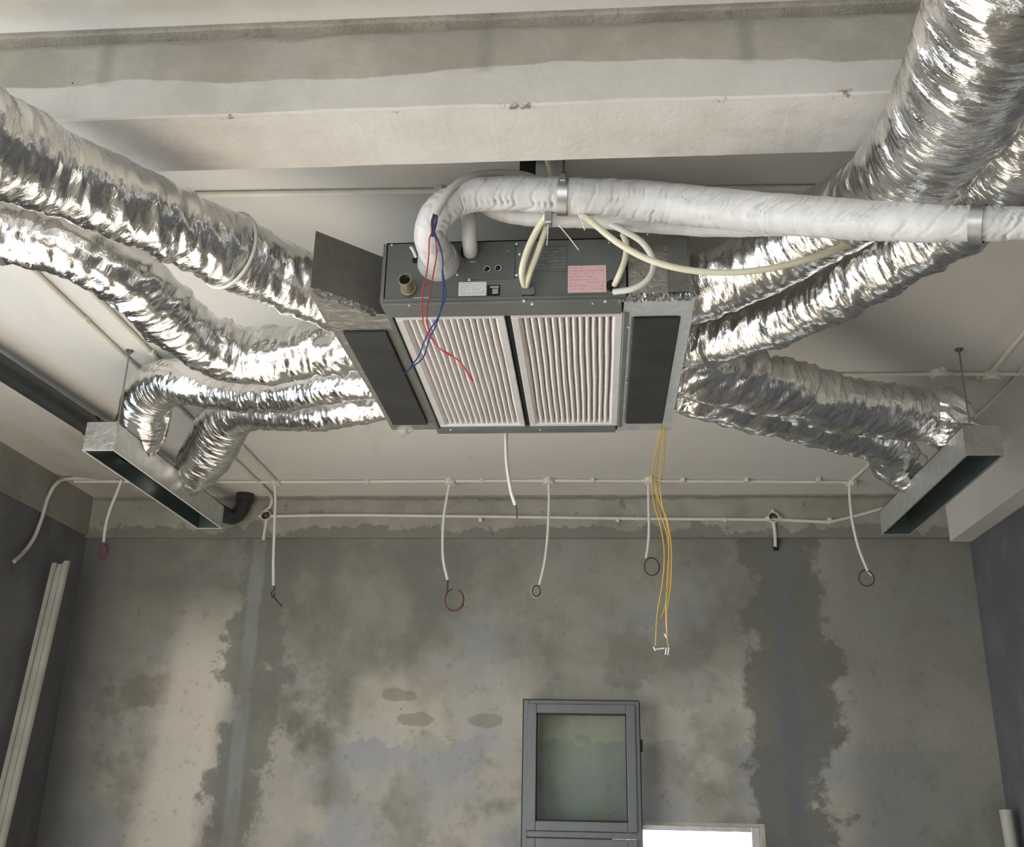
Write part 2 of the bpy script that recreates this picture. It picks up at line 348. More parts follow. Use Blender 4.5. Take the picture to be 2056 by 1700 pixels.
_rs = np.random.RandomState(5); _tab = _rs.rand(64, 64, 64)
def vnoise(x, y, z, hard=True):
    xi, yi, zi = [np.floor(c).astype(int) for c in (x, y, z)]; fx, fy, fz = x-xi, y-yi, z-zi
    if not hard: fx, fy, fz = [f*f*(3-2*f) for f in (fx, fy, fz)]
    r = 0
    for a in (0, 1):
        for b in (0, 1):
            for c in (0, 1):
                r = r + _tab[(xi+a) % 64, (yi+b) % 64, (zi+c) % 64]*(fx if a else 1-fx)*(fy if b else 1-fy)*(fz if c else 1-fz)
    return r-.5

def set_prop(o, label=None, cat=None, group=None, kind=None):
    for k, v in (('label', label), ('category', cat), ('group', group), ('kind', kind)):
        if v: o[k] = v
    return o
def thing(name, loc, label, cat, group=None):
    o = bpy.data.objects.new(name, None); COL.objects.link(o); o.location = loc; o.empty_display_size = .05; ORG[o.name] = np.array(loc, float)
    return set_prop(o, label, cat, group)
def struct(o): o['kind'] = 'structure'; return o

def sweep(name, pts, mat, parent, seed=0, nseg=84, step=.0065, amp=.012, rings=.0018, pitch=.03, twist=.9, hard=True, sub=(0, 1), slant=.08, groove=0.):
    """a flexible hose: rows of (x, y, z, radius) swept with crushed, slanting folds"""
    P4 = spline(pts, step); P = P4[:, :3]; R = P4[:, 3]
    k0, k1 = int(sub[0]*(len(P)-1)), int(sub[1]*(len(P)-1))+1
    T, A, B = frames(P); u = np.arange(len(P))*step
    P, R, A, B, u = P[k0:k1], R[k0:k1], A[k0:k1], B[k0:k1], u[k0:k1]; n = len(P)
    a = np.arange(nseg)*2*math.pi/nseg; U, V = np.meshgrid(u, a, indexing='ij'); s = seed*7.3
    CX, CY = np.cos(V), np.sin(V)
    Vt = np.mod(V+math.pi/2, 2*math.pi)/(2*math.pi)      # the lap seam lies along the top
    Us = U + slant*Vt + .025*np.sin(V*1+s)*twist + .05*vnoise(U*3+s, CX*1.5+9, CY*1.5+3, False)
    d = amp*1.8*vnoise(Us*26+s, CX*1.5+5+s, CY*1.5+7, hard) + amp*.8*vnoise(Us*58+s+11, CX*2.6+s, CY*2.6+9, hard)
    d += amp*.35*vnoise(Us*22+s, CX*5+s, CY*5+9+s, hard) + amp*.9*vnoise(U*6+s, CX*1.6+s+2, CY*1.6+8, False)
    tear = np.maximum(0, vnoise(Us*26+s+40, CX*3.5+s+20, CY*3.5+30, hard)-.2); d += amp*1.6*tear
    d += rings*np.abs(np.sin(math.pi*Us/pitch))
    if groove:
        ph = np.abs(np.mod(Us/pitch+.18*vnoise(U*5+s, CX+3, CY+3, False), 1)-.5)*2*pitch
        dep = np.clip(vnoise(U*9+s+5, CX*1.6+s, CY*1.6, False)+.35, 0, 1)
        d -= groove*np.exp(-(ph/.006)**2)*(.15+1.5*dep)
        ph2 = np.abs(np.mod(Us/pitch*3+.4*vnoise(U*12+s, CX+3, CY+3, False), 1)-.5)*2*pitch/3
        d -= groove*1.5*np.exp(-(ph2/.004)**2)*np.clip(vnoise(U*14+s+5, CX*2.2+s, CY*2.2, False)-.02, 0, 1)*3
    gate = .55+.9*np.clip(vnoise(U*2.2+s+30, CX*.8+3, CY*.8+3, False)+.5, 0, 1); d *= gate
    RR = R[:, None]+d
    X = P[:, None, :]+RR[:, :, None]*(CX[:, :, None]*A[:, None, :]+CY[:, :, None]*B[:, None, :])
    X[:, :, 2] -= 0
    org = ORG[parent.name] if parent is not None else np.array([P[:, 0].mean(), P[:, 1].mean(), P[:, 2].mean()])
    me = bpy.data.meshes.new(name)
    i = np.arange(n-1)[:, None]*nseg; j = np.arange(nseg)[None, :]; j2 = (j+1) % nseg
    F = np.stack([i+j, i+j2, i+nseg+j2, i+nseg+j], -1).reshape(-1, 4)
    me.vertices.add(n*nseg); me.vertices.foreach_set('co', (X-org).reshape(-1))
    me.loops.add(F.size); me.loops.foreach_set('vertex_index', F.reshape(-1).astype(np.int32))
    me.polygons.add(len(F)); me.polygons.foreach_set('loop_start', np.arange(len(F), dtype=np.int32)*4)
    me.update(calc_edges=True)
    me.polygons.foreach_set('use_smooth', [True]*len(F))
    uvl = me.uv_layers.new(name='UVMap'); uu = u[F//nseg]; jj = (F % nseg).astype(float); jj[(jj == 0) & (np.roll(F, 1, axis=1) % nseg == nseg-1)] = nseg
    wrapf = (jj.max(axis=1)-jj.min(axis=1)) > nseg/2; jj[wrapf] = np.where(jj[wrapf] < nseg/2, jj[wrapf]+nseg, jj[wrapf])
    uvl.data.foreach_set('uv', np.stack([uu, jj/nseg*2*math.pi*R.mean()], -1).reshape(-1))
    me.materials.append(M[mat]); o = bpy.data.objects.new(name, me); COL.objects.link(o)
    if parent is not None: o.parent = parent
    else: o.location = org
    ORG[o.name] = org
    return o, P4

def flat_uv(o, ax, ay, x0, x1, y0, y1):
    me = o.data; l = me.uv_layers.new(name='UVMap')
    for lp in me.loops:
        c = me.vertices[lp.vertex_index].co; l.data[lp.index].uv = ((c[ax]-x0)/(x1-x0), (c[ay]-y0)/(y1-y0))

# ------------------------------------------------------------------ the room
XL, XR, YF, YB, ZC = -3.96, 2.72, -3.5, 7.55, 3.67
ZB = 3.345                                   # underside of the band beams
struct(MB().box(XL-.3, XR+.3, YF-.2, YB+.3, -.12, 0).build('floor', 'floor', origin=(0, 0, 0)))
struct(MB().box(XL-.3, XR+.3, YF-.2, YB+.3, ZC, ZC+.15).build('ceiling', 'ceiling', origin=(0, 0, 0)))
HX0, HX1, HZ = .10, 1.125, 1.372              # opening in the back wall
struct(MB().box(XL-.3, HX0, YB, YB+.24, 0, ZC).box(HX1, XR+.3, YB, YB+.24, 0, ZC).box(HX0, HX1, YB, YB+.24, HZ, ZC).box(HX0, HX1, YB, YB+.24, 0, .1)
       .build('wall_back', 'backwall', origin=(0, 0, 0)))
struct(MB().box(XR, XR+.25, YF, YB, 0, ZC).build('wall_right', 'sidewall', origin=(0, 0, 0)))
struct(MB().box(XL-.25, XL, 4.3, YB, 0, ZC).box(XL-.25, XL, YF, -.3, 0, ZC).box(XL-.25, XL, -.3, 4.3, 3.1, ZC).box(XL-.25, XL, -.3, 4.3, 0, .1)
       .build('wall_left', 'sidewall', origin=(0, 0, 0)))
struct(MB().box(XL-.25, -3.8, YF-.2, YF, 0, ZC).box(.2, XR+.25, YF-.2, YF, 0, ZC).box(-3.8, .2, YF-.2, YF, 3.2, ZC).build('wall_front', 'whiteplaster', origin=(0, 0, 0)))
b = MB()
for x in (-3.8, -2.47, -1.13, .13): b.box(x, x+.07, YF-.15, YF-.05, 0, 3.2)
b.box(-3.8, .2, YF-.15, YF-.05, 2.4, 2.47).box(-3.8, .2, YF-.15, YF-.05, 3.13, 3.2)
struct(b.build('window_2', 'alu', origin=(0, 0, 0)))
b = MB()
for y in (-.3, 1.2, 2.73, 4.23): b.box(XL-.15, XL-.05, y, y+.07, .1, 3.1)
struct(b.build('window_3', 'alu', origin=(0, 0, 0)))
struct(MB().box(-30, 30, YB+.3, 40, -.3, -.05).build('ground', 'outside', origin=(0, 0, 0)))

def ragged_beam(name, mat, x0, x1, y0, y1, zb, zt, n=260, jit=.006, seed=3):
    """beam along x with worn arrises"""
    xs = np.linspace(x0, x1, n+1); v = []; f = []; s = seed*3.1
    for x in xs:
        a = jit*2*vnoise(np.array([x*6+s]), np.array([1.5]), np.array([2.5]), False)[0]+jit*vnoise(np.array([x*25+s]), np.array([4.5]), np.array([2.5]))[0]
        c = jit*2*vnoise(np.array([x*5+s+9]), np.array([6.5]), np.array([2.5]), False)[0]+jit*1.3*vnoise(np.array([x*30+s]), np.array([8.5]), np.array([2.5]))[0]
        v += [(x, y0, zt), (x, y0, zb+.006+a), (x, y0+.006, zb+a*.4), (x, y1-.008+c, zb+c*.4), (x, y1+c*1.6, zb+.008+c), (x, y1, zt)]
    for i in range(n):
        for k in range(5): f.append((i*6+k, i*6+k+1, i*6+k+7, i*6+k+6))
    f += [tuple(range(6)), tuple(range(n*6, n*6+6))[::-1]]
    return struct(MB().raw(v, f).build(name, mat, origin=(0, 0, 0)))
ragged_beam('trim_1', 'beam', XL, XR, 2.45, 2.735, 3.377, ZC)                    # downstand beam over the room
ragged_beam('trim_2', 'mortar', XL, XR, 2.405, 2.47, ZC-.018, ZC+.01, jit=.008, seed=8)
ragged_beam('trim_3', 'band', XL, XR, YB-.035, YB+.02, ZB, ZC, jit=.004, seed=12)
struct(MB().box(XL-.02, XL+.02, 2.7, YB, ZB+.02, ZC).build('trim_4', 'bandleft', origin=(0, 0, 0)))
struct(MB().box(2.572, XR+.02, 2.7, YB-.03, 3.315, ZC).build('trim_5', 'whiteplaster', origin=(0, 0, 0)))
ragged_beam('trim_6', 'mortar', XL, XR, YB-.055, YB, ZC-.012, ZC+.01, jit=.006, seed=18)

# window opening in the back wall
fr = MB().box(HX1-.03, HX1, YB-.004, YB+.2, .1, HZ-.0).box(HX0, HX1-.03, YB-.004, YB+.2, HZ-.02, HZ)
struct(fr.build('window_1', 'tan', origin=(0, 0, 0)))
wf = bpy.data.objects['window_1']; ORG['window_1'] = np.zeros(3)
MB().box(HX1-.085, HX1-.03, YB+.05, YB+.12, .1, HZ-.02).box(HX0, HX1-.085, YB+.05, YB+.12, HZ-.055, HZ-.02).build('window_frame', 'galv', wf, bevel=.003)

# grey aluminium window leaf standing in front of the wall
yw = 7.33
a = at(1052, 1402, y=yw); c = at(1283, 1410, y=yw); x0, x1, zt = a[0], c[0], (a[2]+c[2])/2
zm = at(1165, 1676, y=yw)[2]
t = thing('window_leaf', ((x0+x1)/2, yw, 0), 'tall grey aluminium framed window leaf with greenish panes before the back wall', 'window')
f = MB(); fw = .032
f.box(x0, x0+fw, yw, yw+.12, 0.0, zt).box(x1-fw, x1, yw, yw+.12, 0.0, zt).box(x0+fw, x1-fw, yw, yw+.12, zt-fw, zt).box(x0+fw, x1-fw, yw, yw+.12, zm-.02, zm+.02)
f.build('outer_frame', 'alu', t, bevel=.003)
MB().box(x0-.008, x0, yw+.01, yw+.1, 0, zt+.006).box(x0-.008, x1, yw+.01, yw+.1, zt, zt+.007).box(x1, x1+.006, yw+.02, yw+.12, 0, zt).build('gasket', 'gasket', t)
def sash(za, zb, nm):
    g = MB(); q = .062; X0, X1 = x0+fw-.004, x1-fw+.004; Y0 = yw-.018
    g.box(X0, X0+q, Y0, yw+.05, za, zb).box(X1-q, X1, Y0, yw+.05, za, zb).box(X0+q, X1-q, Y0, yw+.05, zb-q, zb).box(X0+q, X1-q, Y0, yw+.05, za, za+q)
    o = g.build('sash', 'alu', t, bevel=.004)
    MB().box(X0+q-.002, X1-q+.002, yw+.012, yw+.02, za+q, za+q+.008).box(X0+q-.002, X1-q+.002, yw+.012, yw+.02, zb-q-.01, zb-q).box(X0+q-.002, X0+q+.007, yw+.012, yw+.02, za+q, zb-q).box(X1-q-.007, X1-q+.002, yw+.012, yw+.02, za+q, zb-q).build('seal', 'gasket', o)
    MB().box(X0+q, X1-q, yw+.02, yw+.028, za+q, zb-q).build('pane', 'glass', o)
sash(zm+.022, zt-fw+.006, 'upper'); sash(.05, zm-.022, 'lower')
MB().box(x1+.002, x1+.02, yw+.03, yw+.06, zt-.33, zt-.25).build('handle', 'gasket', t)

# ------------------------------------------------------------------ ventilation unit
ux0, ux1, uy0, uy1, uz0, uz1 = -.722, .118, 3.135, 4.455, 3.1, 3.333
AHU = thing('ventilation_unit', ((ux0+ux1)/2, (uy0+uy1)/2, uz0), 'grey steel ceiling ventilation unit with two pleated filters underneath', 'air handler')
MB().box(ux0, ux1, uy0, uy0+.004, uz0, uz1).box(ux0, ux1, uy1-.01, uy1, uz0, uz1).box(ux0, ux0+.004, uy0, uy1, uz0, uz1).box(ux1-.004, ux1, uy0, uy1, uz0, uz1).box(ux0, ux1, uy0, uy1, uz1-.004, uz1).build('casing', 'casing', AHU)
# bottom frame: rails round the filter openings
fl = MB(); z0 = uz0-.012
fl.box(ux0-.003, ux1-.02, uy0-.006, 3.232, z0, uz0+.012)
fl.box(ux0-.003, ux1-.02, 4.392, uy1+.004, z0, uz0+.012)
fl.box(ux0-.003, -.708, 3.232, 4.392, z0, uz0+.012).box(.108, ux1+.006, 3.232, 4.392, z0, uz0+.012)
fl.build('bottom_frame', 'casing', AHU, bevel=.002)
MB().box(ux0+.01, ux1-.01, 3.2, 4.42, uz0+.055, uz0+.06).build('filter_cavity', 'black', AHU)
MB().box(-.295-.012, -.295+.004, 3.232, 4.392, uz0+.006, uz0+.05).build('centre_rail', 'black', AHU)
SC = MB().cyl((0, 0, 0), (0, -.004, 0), .0055, 8).cyl((0, -.004, 0), (0, -.007, 0), .003, 6)
_sm = bpy.data.meshes.new('screw'); _sm.from_pydata(SC.v, [], SC.f); _sm.materials.append(M['screw'])
def screw(p, parent, down=False):
    o = bpy.data.objects.new('screw', _sm); COL.objects.link(o); o.parent = parent; o.location = np.array(p)-ORG[parent.name]
    if down: o.rotation_euler = (math.radians(90), 0, 0)
for q in ((787, 492), (918, 552), (1043, 511), (1222, 487), (1020, 505)):
    screw(at(*q, y=uy0-.001), AHU)
for q in ((905, 862), (1085, 862), (1262, 655), (1258, 765), (822, 612), (1190, 608)):
    screw(at(*q, z=z0), AHU, True)
def filt(xa, xb):
    ya, yb = 3.238, 4.386
    fo = thing('tmp', (0, 0, 0), None, None); bpy.data.objects.remove(fo)
    b_ = .028; g = MB(); zf = uz0-.006
    g.box(xa, xb, ya, ya+b_, zf, zf+.045).box(xa, xb, yb-b_, yb, zf, zf+.045).box(xa, xa+b_, ya+b_, yb-b_, zf, zf+.045).box(xb-b_, xb, ya+b_, yb-b_, zf, zf+.045)
    o = g.build('filter', 'frame', AHU, bevel=.003)
    n = 14; v = []; f_ = []; X0, X1, Y0, Y1 = xa+b_, xb-b_, ya+b_, yb-b_; K = n*10; L = 24
    for i in range(K+1):
        ph = (i/10) % 1; h = (.5-.5*math.cos(2*math.pi*ph))**2.4
        for j in range(L+1):
            y = Y0+(Y1-Y0)*j/L; wv = .0012*math.sin(y*7+i*.05)+.0005*math.sin(y*19+i*.2)
            v.append((X0+(X1-X0)*i/K+(wv if 0 < i < K else 0), y, zf+.006+.036*h))
    for i in range(K):
        for j in range(L): f_.append((i*(L+1)+j, i*(L+1)+j+1, (i+1)*(L+1)+j+1, (i+1)*(L+1)+j))
    MB().raw(v, f_).build('pleated_media', 'media', o, smooth=True)
filt(-.703, -.312); filt(-.290, .104)
# front: service cover, stickers, stubs
ec = MB().box(-.443, -.268, uy0-.006, uy0, 3.181, 3.323).build('service_cover', 'casing_dark', AHU, bevel=.0015)
for q in ((978, 540), (1000, 538)):
    p = at(*q, y=uy0-.006); MB().cyl(p, p+np.array([0, .003, 0]), .0105, 20).cyl(p-(0, .002, 0), p, .012, 20, hollow=.0035).build('sight_hole', 'screw', ec, smooth=True)
    MB().cyl(p-np.array([.002, .0025, .003]), p-np.array([.002, 0, .003]), .0075, 16).build('plug', 'black', ec)
for q in ((1037, 490), (1037, 553), (942, 562)): screw(at(*q, y=uy0-.006), ec)
p = at(950, 526, y=uy0-.006); MB().box(p[0]-.011, p[0]+.011, uy0-.008, uy0-.006, p[2]-.0012, p[2]+.0012).build('slot', 'screw', ec)
def sticker(name, mat, x0_, x1_, z0_, z1_):
    o = MB().box(x0_, x1_, uy0-.0025, uy0-.0004, z0_, z1_).build(name, mat, AHU)
    g = ORG[AHU.name]; flat_uv(o, 0, 2, x0_-g[0], x1_-g[0], z0_-g[2], z1_-g[2]); return o
sticker('diagram_sticker', 'paper', -.461, -.365, 3.118, 3.171)
sticker('warning_sticker', 'pink', -.085, .046, 3.122, 3.226)['label'] = 'pink printed sticker with white border'
sticker('rating_plate', 'plate', -.215, -.088, 3.205, 3.305)
p = at(846, 601, y=uy0-.002); MB().box(p[0]-.028, p[0]+.028, uy0-.003, uy0-.0004, p[2]-.007, p[2]+.007).build('white_sticker', 'tie', AHU)
so = MB().box(-.362, -.318, uy0-.002, uy0+.0005, 3.118, 3.158).build('socket_recess', 'black', AHU)
MB().box(-.352, -.322, uy0-.006, uy0-.002, 3.146, 3.153).box(-.344, -.323, uy0-.008, uy0-.002, 3.122, 3.142).build('connector', 'clamp', so, bevel=.001)
p = np.array([-.636, uy0, 3.146]); ds = MB().cyl(p, p-(0, .075, -.002), .0225, 24, hollow=.003).build('drain_stub', 'brass', AHU, smooth=True)
MB().cyl(p-(0, .045, 0), p-(0, .05, 0), .0195, 20).build('bore', 'black', ds)
MB().cyl(p-(0, .002, 0), p-(0, .012, 0), .027, 24).build('collar', 'brass', ds, smooth=True)
# collars round the refrigerant pipes
MB().cyl((-.535, uy0, 3.252), (-.533, uy0-.05, 3.252), .075, 32, r2=.066).build('pipe_collar', 'wrap', AHU, smooth=True)
MB().cyl((-.424, uy0-.0015, 3.292), (-.424, uy0+.001, 3.292), .036, 24).build('knockout', 'black', AHU)
MB().cyl((-.617, uy0-.003, 3.262), (-.617, uy0, 3.262), .012, 16).build('grommet', 'black', AHU)
MB().tube([(-.617, uy0, 3.275), (-.622, uy0-.02, 3.287), (-.632, uy0-.03, 3.30)], .006, 8).build('wing_nut', 'tie', AHU, smooth=True)
p = at(1060, 578, y=uy0); MB().box(p[0]-.022, p[0]+.024, uy0-.012, uy0, p[2]-.03, p[2]-.002).build('cable_gland', 'casing', AHU, bevel=.002)
MB().cyl((.066, uy0-.002, 3.148), (.066, uy0+.002, 3.148), .022, 20).build('cable_hole', 'black', AHU)
MB().box(ux0+.0, ux1-.02, uy0-.014, uy0, 3.1, 3.106).build('drip_lip', 'casing', AHU, bevel=.001)
for i, q in enumerate(((1052, 605), (1068, 611), (1215, 606))): screw(at(*q, y=uy0-.006), AHU)

# right plenum (foil-faced board) and its black pad
xr0, xr1 = ux1, .335
pr = MB().box(xr0, xr1, uy0+.01, 4.448, uz0, uz1+.012).build('right_plenum', 'foiltape', AHU, bevel=.004)
MB().box(.105, .345, uy0-.002, 3.268, uz0-.006, uz0).box(xr1-.03, xr1+.012, 3.268, 4.45, uz0-.006, uz0).box(.105, .305, 4.345, 4.452, uz0-.006, uz0).box(.105, .135, 3.268, 4.345, uz0-.006, uz0).build('right_tray', 'galv', AHU, bevel=.001)
MB().box(.255, .325, uy0, uy0+.008, uz0+.02, uz1+.005).build('edge_strip', 'boardgrey', AHU)
MB().box(.142, .303, 3.275, 4.335, uz0-.016, uz0-.004).build('foam_pad', 'rubber', AHU, bevel=.003)
for q in ((1345, 838), (1300, 470), (1360, 487)): screw(at(*q, z=uz0-.016) if q[1] > 600 else at(*q, y=uy0+.005), AHU, q[1] > 600)
# crumpled foil along the lower front arris of the right plenum
v = []; f = []; K = 60
for i in range(K+1):
    for j in range(5):
        v.append((.085+.25*i/K, uy0-.004-.012*random.random()+j*.003, uz0-.018+.008*j+random.uniform(-.006, .006)))
for i in range(K):
    for j in range(4): f.append((i*5+j, i*5+j+1, i*5+j+6, i*5+j+5))
MB().raw(v, f).build('foil_tape', 'sleeve', AHU)
# left plenum with splayed front board
A0, A1, A2, A3 = (-.955, 3.04), (-.765, 3.225), (-.735, 3.262), (-.93, 3.35)
pl = MB().prism([(-.955, 3.04, uz0), (-.765, 3.225, uz0), (ux0, 3.262, uz0), (ux0, 4.42, uz0), (-.93, 4.42, uz0), (-.955, 3.4, uz0)], (0, 0, .235)).build('left_plenum', 'boardgrey', AHU, bevel=.003)
MB().prism([(-.958, 3.037, uz0-.004), (-.765, 3.221, uz0-.004), (ux0-.002, 3.225, uz0-.004), (ux0-.002, 3.345, uz0-.004), (-.94, 3.345, uz0-.004), (-.958, 3.3, uz0-.004)], (0, 0, .004)).box(-.935, -.914, 3.345, 4.42, uz0-.004, uz0).box(-.914, ux0-.002, 4.33, 4.42, uz0-.004, uz0).build('left_tray', 'foiltape', AHU)
MB().box(-.912, -.752, 3.35, 4.325, uz0-.016, uz0-.003).build('foam_pad', 'rubber', AHU, bevel=.003)
MB().prism([(-.735, 3.14, uz0+.005), (-.735, 3.24, uz0+.005), (-.735, 3.24, uz1), (-.735, 3.14, uz1)], (.014, 0, 0)).build('joint_strip', 'boardgrey', AHU)
v = []; f = []; K = 24
for i in range(K+1):
    for j in range(4):
        s_ = i/K; v.append((-.955+.19*s_+random.uniform(-.003, .003), 3.037+.184*s_-.003*random.random(), uz0-.012+.01*j+random.uniform(-.004, .004)))
for i in range(K):
    for j in range(3): f.append((i*4+j, i*4+j+1, i*4+j+5, i*4+j+4))
MB().raw(v, f).build('foil_tape', 'sleeve', AHU)
p = at(808, 858, z=uz0)
MB().prism([at(785, 848, y=4.42), at(840, 848, y=4.42), at(826, 868, y=4.42), at(806, 877, y=4.42)], (0, .004, 0)).build('torn_flap', 'foiltape', AHU)
# hangers of the unit up to the slab
for i, (x, y) in enumerate(((-.69, 4.35), (.07, 4.35))):
    MB().cyl((x, y, uz1), (x, y, ZC), .006, 8).build('hanger_rod', 'steel', AHU)

# ------------------------------------------------------------------ diffuser boxes
def plenum_box(x0, x1, y0, y1, z0, z1, label, rough_face, flange):
    t = thing('slot_diffuser_box', ((x0+x1)/2, (y0+y1)/2, z0), label, 'diffuser', 'slot diffuser boxes')
    e = .006; w_ = .004
    MB().box(x0, x0+w_, y0, y1, z0, z1).box(x1-w_, x1, y0, y1, z0, z1).box(x0, x1, y1-w_, y1, z0, z1).box(x0, x1, y0+w_, y1, z1-w_, z1).build('body', 'galv', t)
    MB().box(x0-.001, x1+.001, y0-.002, y0+w_, z0, z1+.001).box(x0, x1, y0, y0+.05, z1, z1+.003).build('end_cap', rough_face, t)
    g = MB(); h = .004
    g.box(x0-h, x0+e, y0-h, y1+h, z0-.003, z0).box(x1-e, x1+h, y0-h, y1+h, z0-.003, z0).box(x0+e, x1-e, y0-h, y0+e, z0-.003, z0).box(x0+e, x1-e, y1-e, y1+h, z0-.003, z0)
    g.build('flange', flange, t)
    MB().box(x0+w_, x0+w_+.002, y0+w_, y1-w_, z0+.002, z1-w_).box(x1-w_-.002, x1-w_, y0+w_, y1-w_, z0+.002, z1-w_).box(x0+w_, x1-w_, y0+w_, y1-w_, z1-w_-.002, z1-w_).box(x0+w_, x1-w_, y1-w_-.002, y1-w_, z0, z1-w_).box(x0+w_, x1-w_, y0+w_, y0+w_+.002, z0, z1-w_).build('lining', 'outletdark', t)
    return t
LB = plenum_box(-2.556, -2.395, 4.69, 6.265, 3.1, 3.247, 'galvanised slot diffuser box hanging at the left end of two silver ducts', 'foiltape', 'frame')
RB = plenum_box(1.79, 1.965, 4.855, 6.435, 3.1, 3.247, 'galvanised slot diffuser box hanging at the right by the white plaster beam', 'foiltape', 'galv')
def rod(x, y, z, label):
    t = thing('suspension_rod', (x, y, z), label, 'rod', 'suspension rods of the diffuser boxes')
    MB().cyl((x, y, z), (x, y, ZC), .0045, 8).build('threaded_rod', 'steel', t)
    MB().cyl((x, y, ZC-.006), (x, y, ZC), .022, 6).cyl((x, y, ZC-.018), (x, y, ZC-.006), .011, 6).build('anchor', 'steel', t)
rod(-2.424, 4.745, 3.247, 'thin steel rod holding the left diffuser box from the ceiling')
rod(1.835, 4.88, 3.247, 'thin steel rod holding the right diffuser box from the ceiling')

# ------------------------------------------------------------------ flexible ducts
def path(rows): return [tuple(at(px, py, z=z))+(r,) for px, py, z, r in rows]
def duct(label, rows, seed, mat='foil', amp=.012, spigots=True, **kw):
    t = thing('flexible_duct', np.mean([r[:3] for r in rows], axis=0), label, 'duct', 'silver foil flexible ducts')
    o, P4 = sweep('foil_jacket', rows, mat, t, seed, amp=amp, **kw)
    for s_ in (0, -1):
        pass
    return t, P4
U = 3.215
L1, P1 = duct('uppermost left silver duct, crossing under the concrete beam to the top left corner', path([(730, 625, U, .085), (668, 598, U, .112), (600, 568, U+.01, .118), (500, 522, 3.23, .122), (400, 474, 3.22, .122), (300, 427, 3.21, .12), (200, 385, 3.20, .122), (100, 340, 3.19, .128), (0, 292, 3.17, .137), (-110, 225, 3.16, .14)]), 1, amp=.013, slant=-.16)
L2, P2 = duct('left silver duct sagging in a bend just below the uppermost left one', path([(790, 690, U, .085), (712, 695, U, .105), (640, 700, U, .112), (560, 712, 3.2, .116), (480, 712, 3.2, .118), (400, 680, 3.22, .118), (330, 622, 3.25, .118), (255, 555, 3.28, .115), (150, 500, 3.3, .11), (40, 468, 3.32, .11), (-80, 445, 3.33, .11)]), 2, amp=.016)
L3, P3 = duct('silver duct from left unit side to the near end of the left diffuser box', path([(820, 752, U-.01, .072), (748, 762, U-.02, .078), (690, 768, U-.01, .08), (600, 787, 3.23, .076), (510, 797, 3.30, .076), (440, 786, 3.40, .09), (370, 766, 3.475, .115), (322, 775, 3.50, .128), (298, 800, 3.47, .134), (288, 840, 3.39, .136), (279, 872, 3.32, .134), (275, 890, 3.28, .118)])+[(-2.472, 5.04, 3.235, .088)], 3, amp=.009)
L4, P4_ = duct('silver duct from left unit side to the far end of the left diffuser box', path([(830, 805, U, .070), (755, 815, U, .075), (700, 822, U, .08), (630, 832, 3.24, .08), (560, 830, 3.32, .085), (510, 822, 3.41, .105), (470, 828, 3.47, .13), (445, 858, 3.44, .146), (424, 898, 3.37, .148), (403, 930, 3.31, .138), (393, 948, 3.275, .118)])+[(-2.46, 5.72, 3.235, .088)], 4, amp=.009)
R1, Q1 = duct('big silver duct rising from right of the unit to the top right corner', path([(1300, 620, U, .085), (1372, 594, U, .108), (1430, 568, U+.01, .118), (1510, 535, 3.24, .118), (1600, 485, 3.25, .120), (1690, 430, 3.24, .122), (1775, 378, 3.215, .13), (1850, 312, 3.18, .145), (1905, 232, 3.15, .152), (1960, 128, 3.12, .152), (2010, 20, 3.11, .155), (2060, -100, 3.11, .155), (2120, -240, 3.11, .155)]), 5, amp=.010)
R2, Q2 = duct('silver duct slanting up right from the unit, passing behind the white pipe', path([(1300, 695, U, .085), (1372, 685, U, .105), (1440, 672, U, .108), (1540, 648, 3.2, .102), (1650, 600, 3.19, .102), (1770, 532, 3.18, .105), (1870, 470, 3.17, .11), (1960, 405, 3.16, .12), (2040, 325, 3.15, .13), (2120, 220, 3.15, .13), (2220, 80, 3.15, .13)]), 6, amp=.011)
R3, Q3 = duct('upper of two silver ducts on the right, to the near end of the diffuser box', path([(1290, 735, U, .085), (1372, 742, U, .112), (1430, 752, U, .128), (1520, 768, 3.24, .135), (1610, 792, 3.27, .138), (1700, 814, 3.3, .135), (1790, 824, 3.36, .132), (1860, 832, 3.41, .132)])+[(1.80, 5.12, 3.41, .132), (1.855, 5.18, 3.33, .128), (1.875, 5.2, 3.28, .105), (1.878, 5.2, 3.24, .076)], 7, mat='foil', amp=.020, slant=.38)
R4, Q4 = duct('lower of two silver ducts on the right, to the far end of the diffuser box', path([(1290, 775, U, .075), (1366, 788, U-.01, .085), (1420, 800, U-.02, .098), (1500, 818, 3.2, .108), (1600, 840, 3.22, .108), (1700, 868, 3.26, .108), (1780, 888, 3.31, .115)])+[(1.70, 5.72, 3.37, .125), (1.80, 5.82, 3.33, .125), (1.865, 5.86, 3.28, .105), (1.878, 5.86, 3.24, .076)], 8, mat='foil', amp=.018, slant=.36)
def sleeve(parent, rows, sub, seed, grow=.004):
    rr = [(a_, b_, c_, r_+grow) for a_, b_, c_, r_ in rows]
    o, _ = sweep('smooth_sleeve', rr, 'sleeve', parent, seed, amp=.003, rings=0, sub=sub, hard=False); o['label'] = 'smooth foil sleeve'
# the smooth seam sleeves seen on some ducts
def strap(parent, P4, frac, grow=.012, mat='flexgrey', wdt=.0065):
    k = int(frac*(len(P4)-1)); T, A, B = frames(P4[:, :3]); r = P4[k, 3]+grow
    pts = [P4[k, :3]+r*(math.cos(q)*A[k]+math.sin(q)*B[k]) for q in np.linspace(0, 2*math.pi, 25)]
    MB().tube(pts, wdt, 8, .03).build('strap', mat, parent, smooth=True)
strap(L1, P1, .375)

